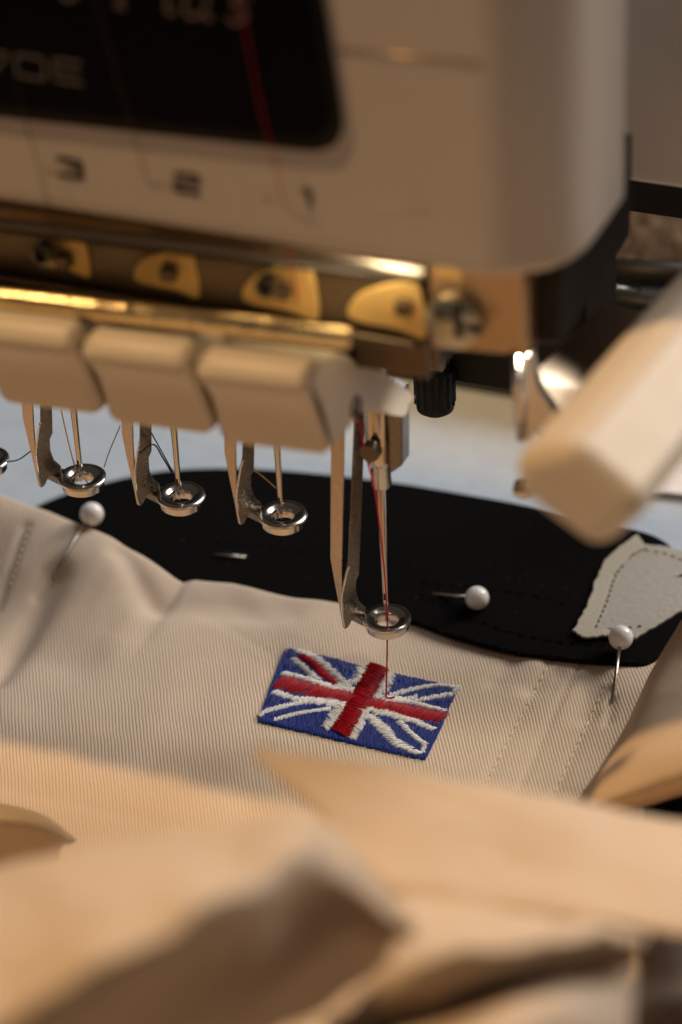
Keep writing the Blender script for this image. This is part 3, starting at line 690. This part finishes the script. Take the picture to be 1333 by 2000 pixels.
# fold rising at the right edge beside the black strip
rf = [[PD(1330, 1215, 57.6), PD(1400, 1180, 57.5), PD(1600, 1140, 57)],
      [PD(1268, 1320, 57.6), PD(1333, 1285, 57.0), PD(1600, 1200, 56.4)],
      [PD(1220, 1420, 56.9), PD(1300, 1360, 55.8), PD(1600, 1260, 54.8)],
      [PD(1165, 1510, 56.4), PD(1262, 1440, 54.8), PD(1600, 1330, 53.4)],
      [PD(1110, 1585, 56.2), PD(1225, 1515, 54.2), PD(1600, 1400, 52.6)],
      [PD(1105, 1600, 56.0), PD(1222, 1560, 54.2), PD(1600, 1450, 52.8)],
      [PD(1110, 1605, 56.6), PD(1226, 1585, 55.6), PD(1600, 1490, 54.4)]]
loft('side_fold', rf, TWILL, GA, 12, 8, .08, .2, .04)
# small brown tuck at the left edge
tk = [[PD(-80, 1560, 55.4), PD(20, 1572, 55.4), PD(90, 1594, 55.4), PD(150, 1640, 55.6)],
      [PD(-80, 1588, 53.4), PD(10, 1594, 53.4), PD(80, 1612, 53.8), PD(134, 1646, 54.6)],
      [PD(-80, 1630, 53.8), PD(10, 1636, 53.8), PD(74, 1646, 54.2), PD(118, 1660, 55.0)],
      [PD(-80, 1700, 55.6), PD(10, 1704, 55.6), PD(70, 1708, 55.8), PD(120, 1710, 56.0)]]
loft('tuck_fold', tk, TWILL, GA, 8, 8, .07, 1.3)
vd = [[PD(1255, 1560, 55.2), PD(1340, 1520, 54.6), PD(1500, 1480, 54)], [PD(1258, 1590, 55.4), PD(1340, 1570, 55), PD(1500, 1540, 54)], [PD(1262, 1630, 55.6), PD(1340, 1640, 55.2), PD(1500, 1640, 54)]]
loft('fold_shade', vd, BLACKCLOTH, GA, 8, 6, .05)  # black sheet put in for the shade under the side fold
# dark grey lining showing at the lower right corner
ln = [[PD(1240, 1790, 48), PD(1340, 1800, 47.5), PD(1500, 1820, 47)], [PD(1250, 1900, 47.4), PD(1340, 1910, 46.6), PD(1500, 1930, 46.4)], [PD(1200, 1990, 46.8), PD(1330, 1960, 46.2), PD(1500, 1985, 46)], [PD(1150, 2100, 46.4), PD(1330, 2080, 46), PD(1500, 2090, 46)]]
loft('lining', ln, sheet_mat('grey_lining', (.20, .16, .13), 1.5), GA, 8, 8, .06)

# ------------------------------------------------------------------ black strip with pale patch
ZB = .16
top = [(40, 1002), (75, 985), (130, 962), (200, 942), (260, 928), (320, 918), (400, 913), (500, 914), (600, 921), (700, 932), (800, 945), (900, 962), (1000, 980), (1100, 1001), (1230, 1030), (1290, 1050), (1333, 1084), (1420, 1140)]
bot = [(1440, 1170), (1380, 1195), (1333, 1232), (1300, 1270), (1275, 1290), (1250, 1297), (1190, 1292), (1100, 1285), (1000, 1271), (900, 1245), (850, 1228), (810, 1213), (740, 1197), (680, 1186), (600, 1172), (540, 1161), (450, 1146), (360, 1142), (280, 1098), (170, 1050), (90, 1020)]
outl = [P(a, b, 2, ZB) for a, b in top+bot]
outl = catmull(outl+[outl[0]], 4)[:-1]
lvl = [0 if p.x > -.6 else -.10 for p in outl]
outl = [p+Vector((0, 0, 0)) for p in outl]
BS = prism('black_strip', outl, (0, 0, -.13), BLACKCLOTH, None, .05, 3)
tag(BS, 'curved black fabric strip with pale patch pinned along the beige cloth', 'fabric strip')
def dash_on(name, pxs, z, seglen, gap, r, m, parent, lift=.02):
    pts = catmull([P(a, b, 2, z) for a, b in pxs], 40); V, Fc = [], []
    L = [0]
    for i in range(1, len(pts)): L.append(L[-1]+(pts[i]-pts[i-1]).length)
    def at(s): 
        i = min(max(int(np.searchsorted(L, s)), 1), len(L)-1); t = (s-L[i-1])/max(1e-9, L[i]-L[i-1]); return pts[i-1].lerp(pts[i], min(1, t))
    s = 0
    while s+seglen < L[-1]:
        tube_into(V, Fc, [at(s)-Vector((0, 0, .02)), at(s+.2*seglen)+Vector((0, 0, lift)), at(s+.8*seglen)+Vector((0, 0, lift)), at(s+seglen)-Vector((0, 0, .02))], r, 5); s += seglen+gap
    o = mesh(name, V, Fc, m, parent); o['kind'] = 'stuff'; return o
dash_on('hem_stitches', [(820, 1160), (900, 1200), (1000, 1236), (1100, 1256), (1200, 1262), (1255, 1262)], ZB, .16, .10, .011, BLACKCLOTH, BS)
dash_on('hem_stitches', [(820, 1140), (960, 1152), (1060, 1168), (1120, 1185)], ZB, .16, .12, .010, BLACKCLOTH, BS)
dash_on('hem_stitches', [(420, 1060), (560, 1075), (690, 1095)], ZB, .16, .12, .010, BLACKCLOTH, BS)
V, Fc = [], []                                # loose fibres along the cut edge, and lint
eg = catmull([P(a, b, 2, ZB-.05) for a, b in ((810, 1214), (850, 1229), (900, 1246), (1000, 1272), (1100, 1286), (1190, 1293), (1250, 1298), (1290, 1278), (1333, 1230))], 40)
for k in range(520):
    p = random.choice(eg)+Vector((rnd(-.03, .03), rnd(-.02, .05), rnd(-.02, .03))); d = Vector((rnd(-1, 1), rnd(-1, .2), rnd(-.2, .6))).normalized(); L = rnd(.03, .10)
    tube_into(V, Fc, [p, p+d*L*.5+Vector((0, 0, rnd(-.01, .02))), p+d*L+Vector((rnd(-.02, .02), 0, -.01))], .0028, 3, False)
o = mesh('edge_fibres', V, Fc, mat('black_fibre', (.03, .028, .027), .8), BS); o['kind'] = 'stuff'
V, Fc = [], []
for k in range(60):
    p = P(rnd(300, 1150), rnd(960, 1230), 2, ZB+.004); a = rnd(0, 6.3); L = rnd(.01, .05)
    if p.y < 2.9: continue
    tube_into(V, Fc, [p, p+Vector((L*math.cos(a), L*math.sin(a), .008))], .0035, 3, False)
o = mesh('lint', V, Fc, mat('pale_lint', (.20, .19, .18), .9), BS); o['kind'] = 'stuff'
# pale patch: body, woven edge and stitch row
ptch = [(1245, 1043), (1258, 1062), (1300, 1066), (1360, 1085), (1360, 1106), (1318, 1128), (1360, 1120), (1360, 1170), (1318, 1200), (1280, 1222), (1243, 1244), (1190, 1240), (1140, 1244), (1120, 1230), (1148, 1180), (1165, 1130), (1182, 1092), (1212, 1066)]
def ragged(pxs, z, amt, n):
    q = []
    for i in range(len(pxs)):
        a = P(*pxs[i], 2, z); b = P(*pxs[(i+1) % len(pxs)], 2, z)
        for k in range(n):
            p = a.lerp(b, k/n); q.append(p+Vector((rnd(-amt, amt), rnd(-amt, amt), 0)))
    return q
pt = prism('pale_patch', ragged(ptch, ZB+.055, .018, 7), (0, 0, -.05), PATCH, BS, .012, 2); pt['label'] = 'pale satin patch with frayed stitched border'
bd = [(1245, 1043), (1262, 1068), (1235, 1082), (1200, 1120), (1178, 1180), (1160, 1226), (1215, 1232), (1243, 1244), (1190, 1240), (1140, 1244), (1120, 1230), (1148, 1180), (1165, 1130), (1182, 1092), (1212, 1066)]
prism('patch_border', ragged(bd, ZB+.10, .02, 8), (0, 0, -.05), sheet_mat('pale_binding', (.54, .49, .40), 22), pt, .015, 2)
dash_on('patch_stitches', [(1240, 1080), (1205, 1122), (1186, 1175), (1165, 1225)], ZB+.06, .05, .12, .016, T_DARK, pt)
dash_on('patch_stitches', [(1170, 1230), (1215, 1228), (1262, 1222)], ZB+.06, .05, .14, .016, T_DARK, pt)
dash_on('patch_stitches', [(1262, 1074), (1300, 1080), (1345, 1098)], ZB+.06, .08, .10, .016, T_CREAM, pt)

# ------------------------------------------------------------------ dressmaking pins
def pin(label, head, pts, r=.235):
    o = thing('dressmaking_pin', label, 'pin', tuple(head), 'white headed pins')
    pr = [(r*math.sin(math.pi*k/20), -r*math.cos(math.pi*k/20)) for k in range(21)]; pr[0] = (0, -r); pr[-1] = (0, r)
    lathe('pin_head', pr, head, PINWHITE, o, 36)
    n = len(pts); rad = [.036]*n; rad[-1] = .012
    lathe('pin_collar', [(.0, .0), (.05, .0), (.042, .06), (.036, .07)], head+(Vector(pts[0])-head).normalized()*(r-.02), STEEL, o, 14, tuple((Vector(pts[1])-head)))
    tube('pin_shaft', pts, rad, PINSTEEL, o, 10)
    return o
h = P(932, 1168, 2, ZB+.22); s1 = P(850, 1157, 2, ZB+.03)
pin('white headed pin lying flat on the black strip, its steel tip surfacing further left', h, [h, s1+Vector((0, 0, -.035)), s1+(s1-h)*.3+Vector((0, 0, -.12)), P(486, 1090, 2, ZB-.10), P(474, 1088.5, 2, ZB+.03), P(444, 1085, 2, ZB+.05), P(414, 1081, 2, ZB+.05)])
h = P(1213, 1245, 2, ZB+.32); e = G(1197, 1369)
pin('white headed pin at the pale patch, shaft pointing down into beige cloth', h, [h, h.lerp(e, .6), e+Vector((-.0, 0, .02)), e+(e-h)*.35+Vector((0, 0, -.12))])
h = PD(180, 1004, (P(180, 1004, 2, 1.15)-CAM).dot(FW)); e = G(108, 1123)
pin('white headed pin at the left standing on the raised cloth edge under the presser feet', h, [h, G(165, 1030, .07), G(150, 1054, .07), G(130, 1087, .06), e+Vector((0, 0, .03)), e+(e-h)*.12+Vector((0, 0, -.12))])
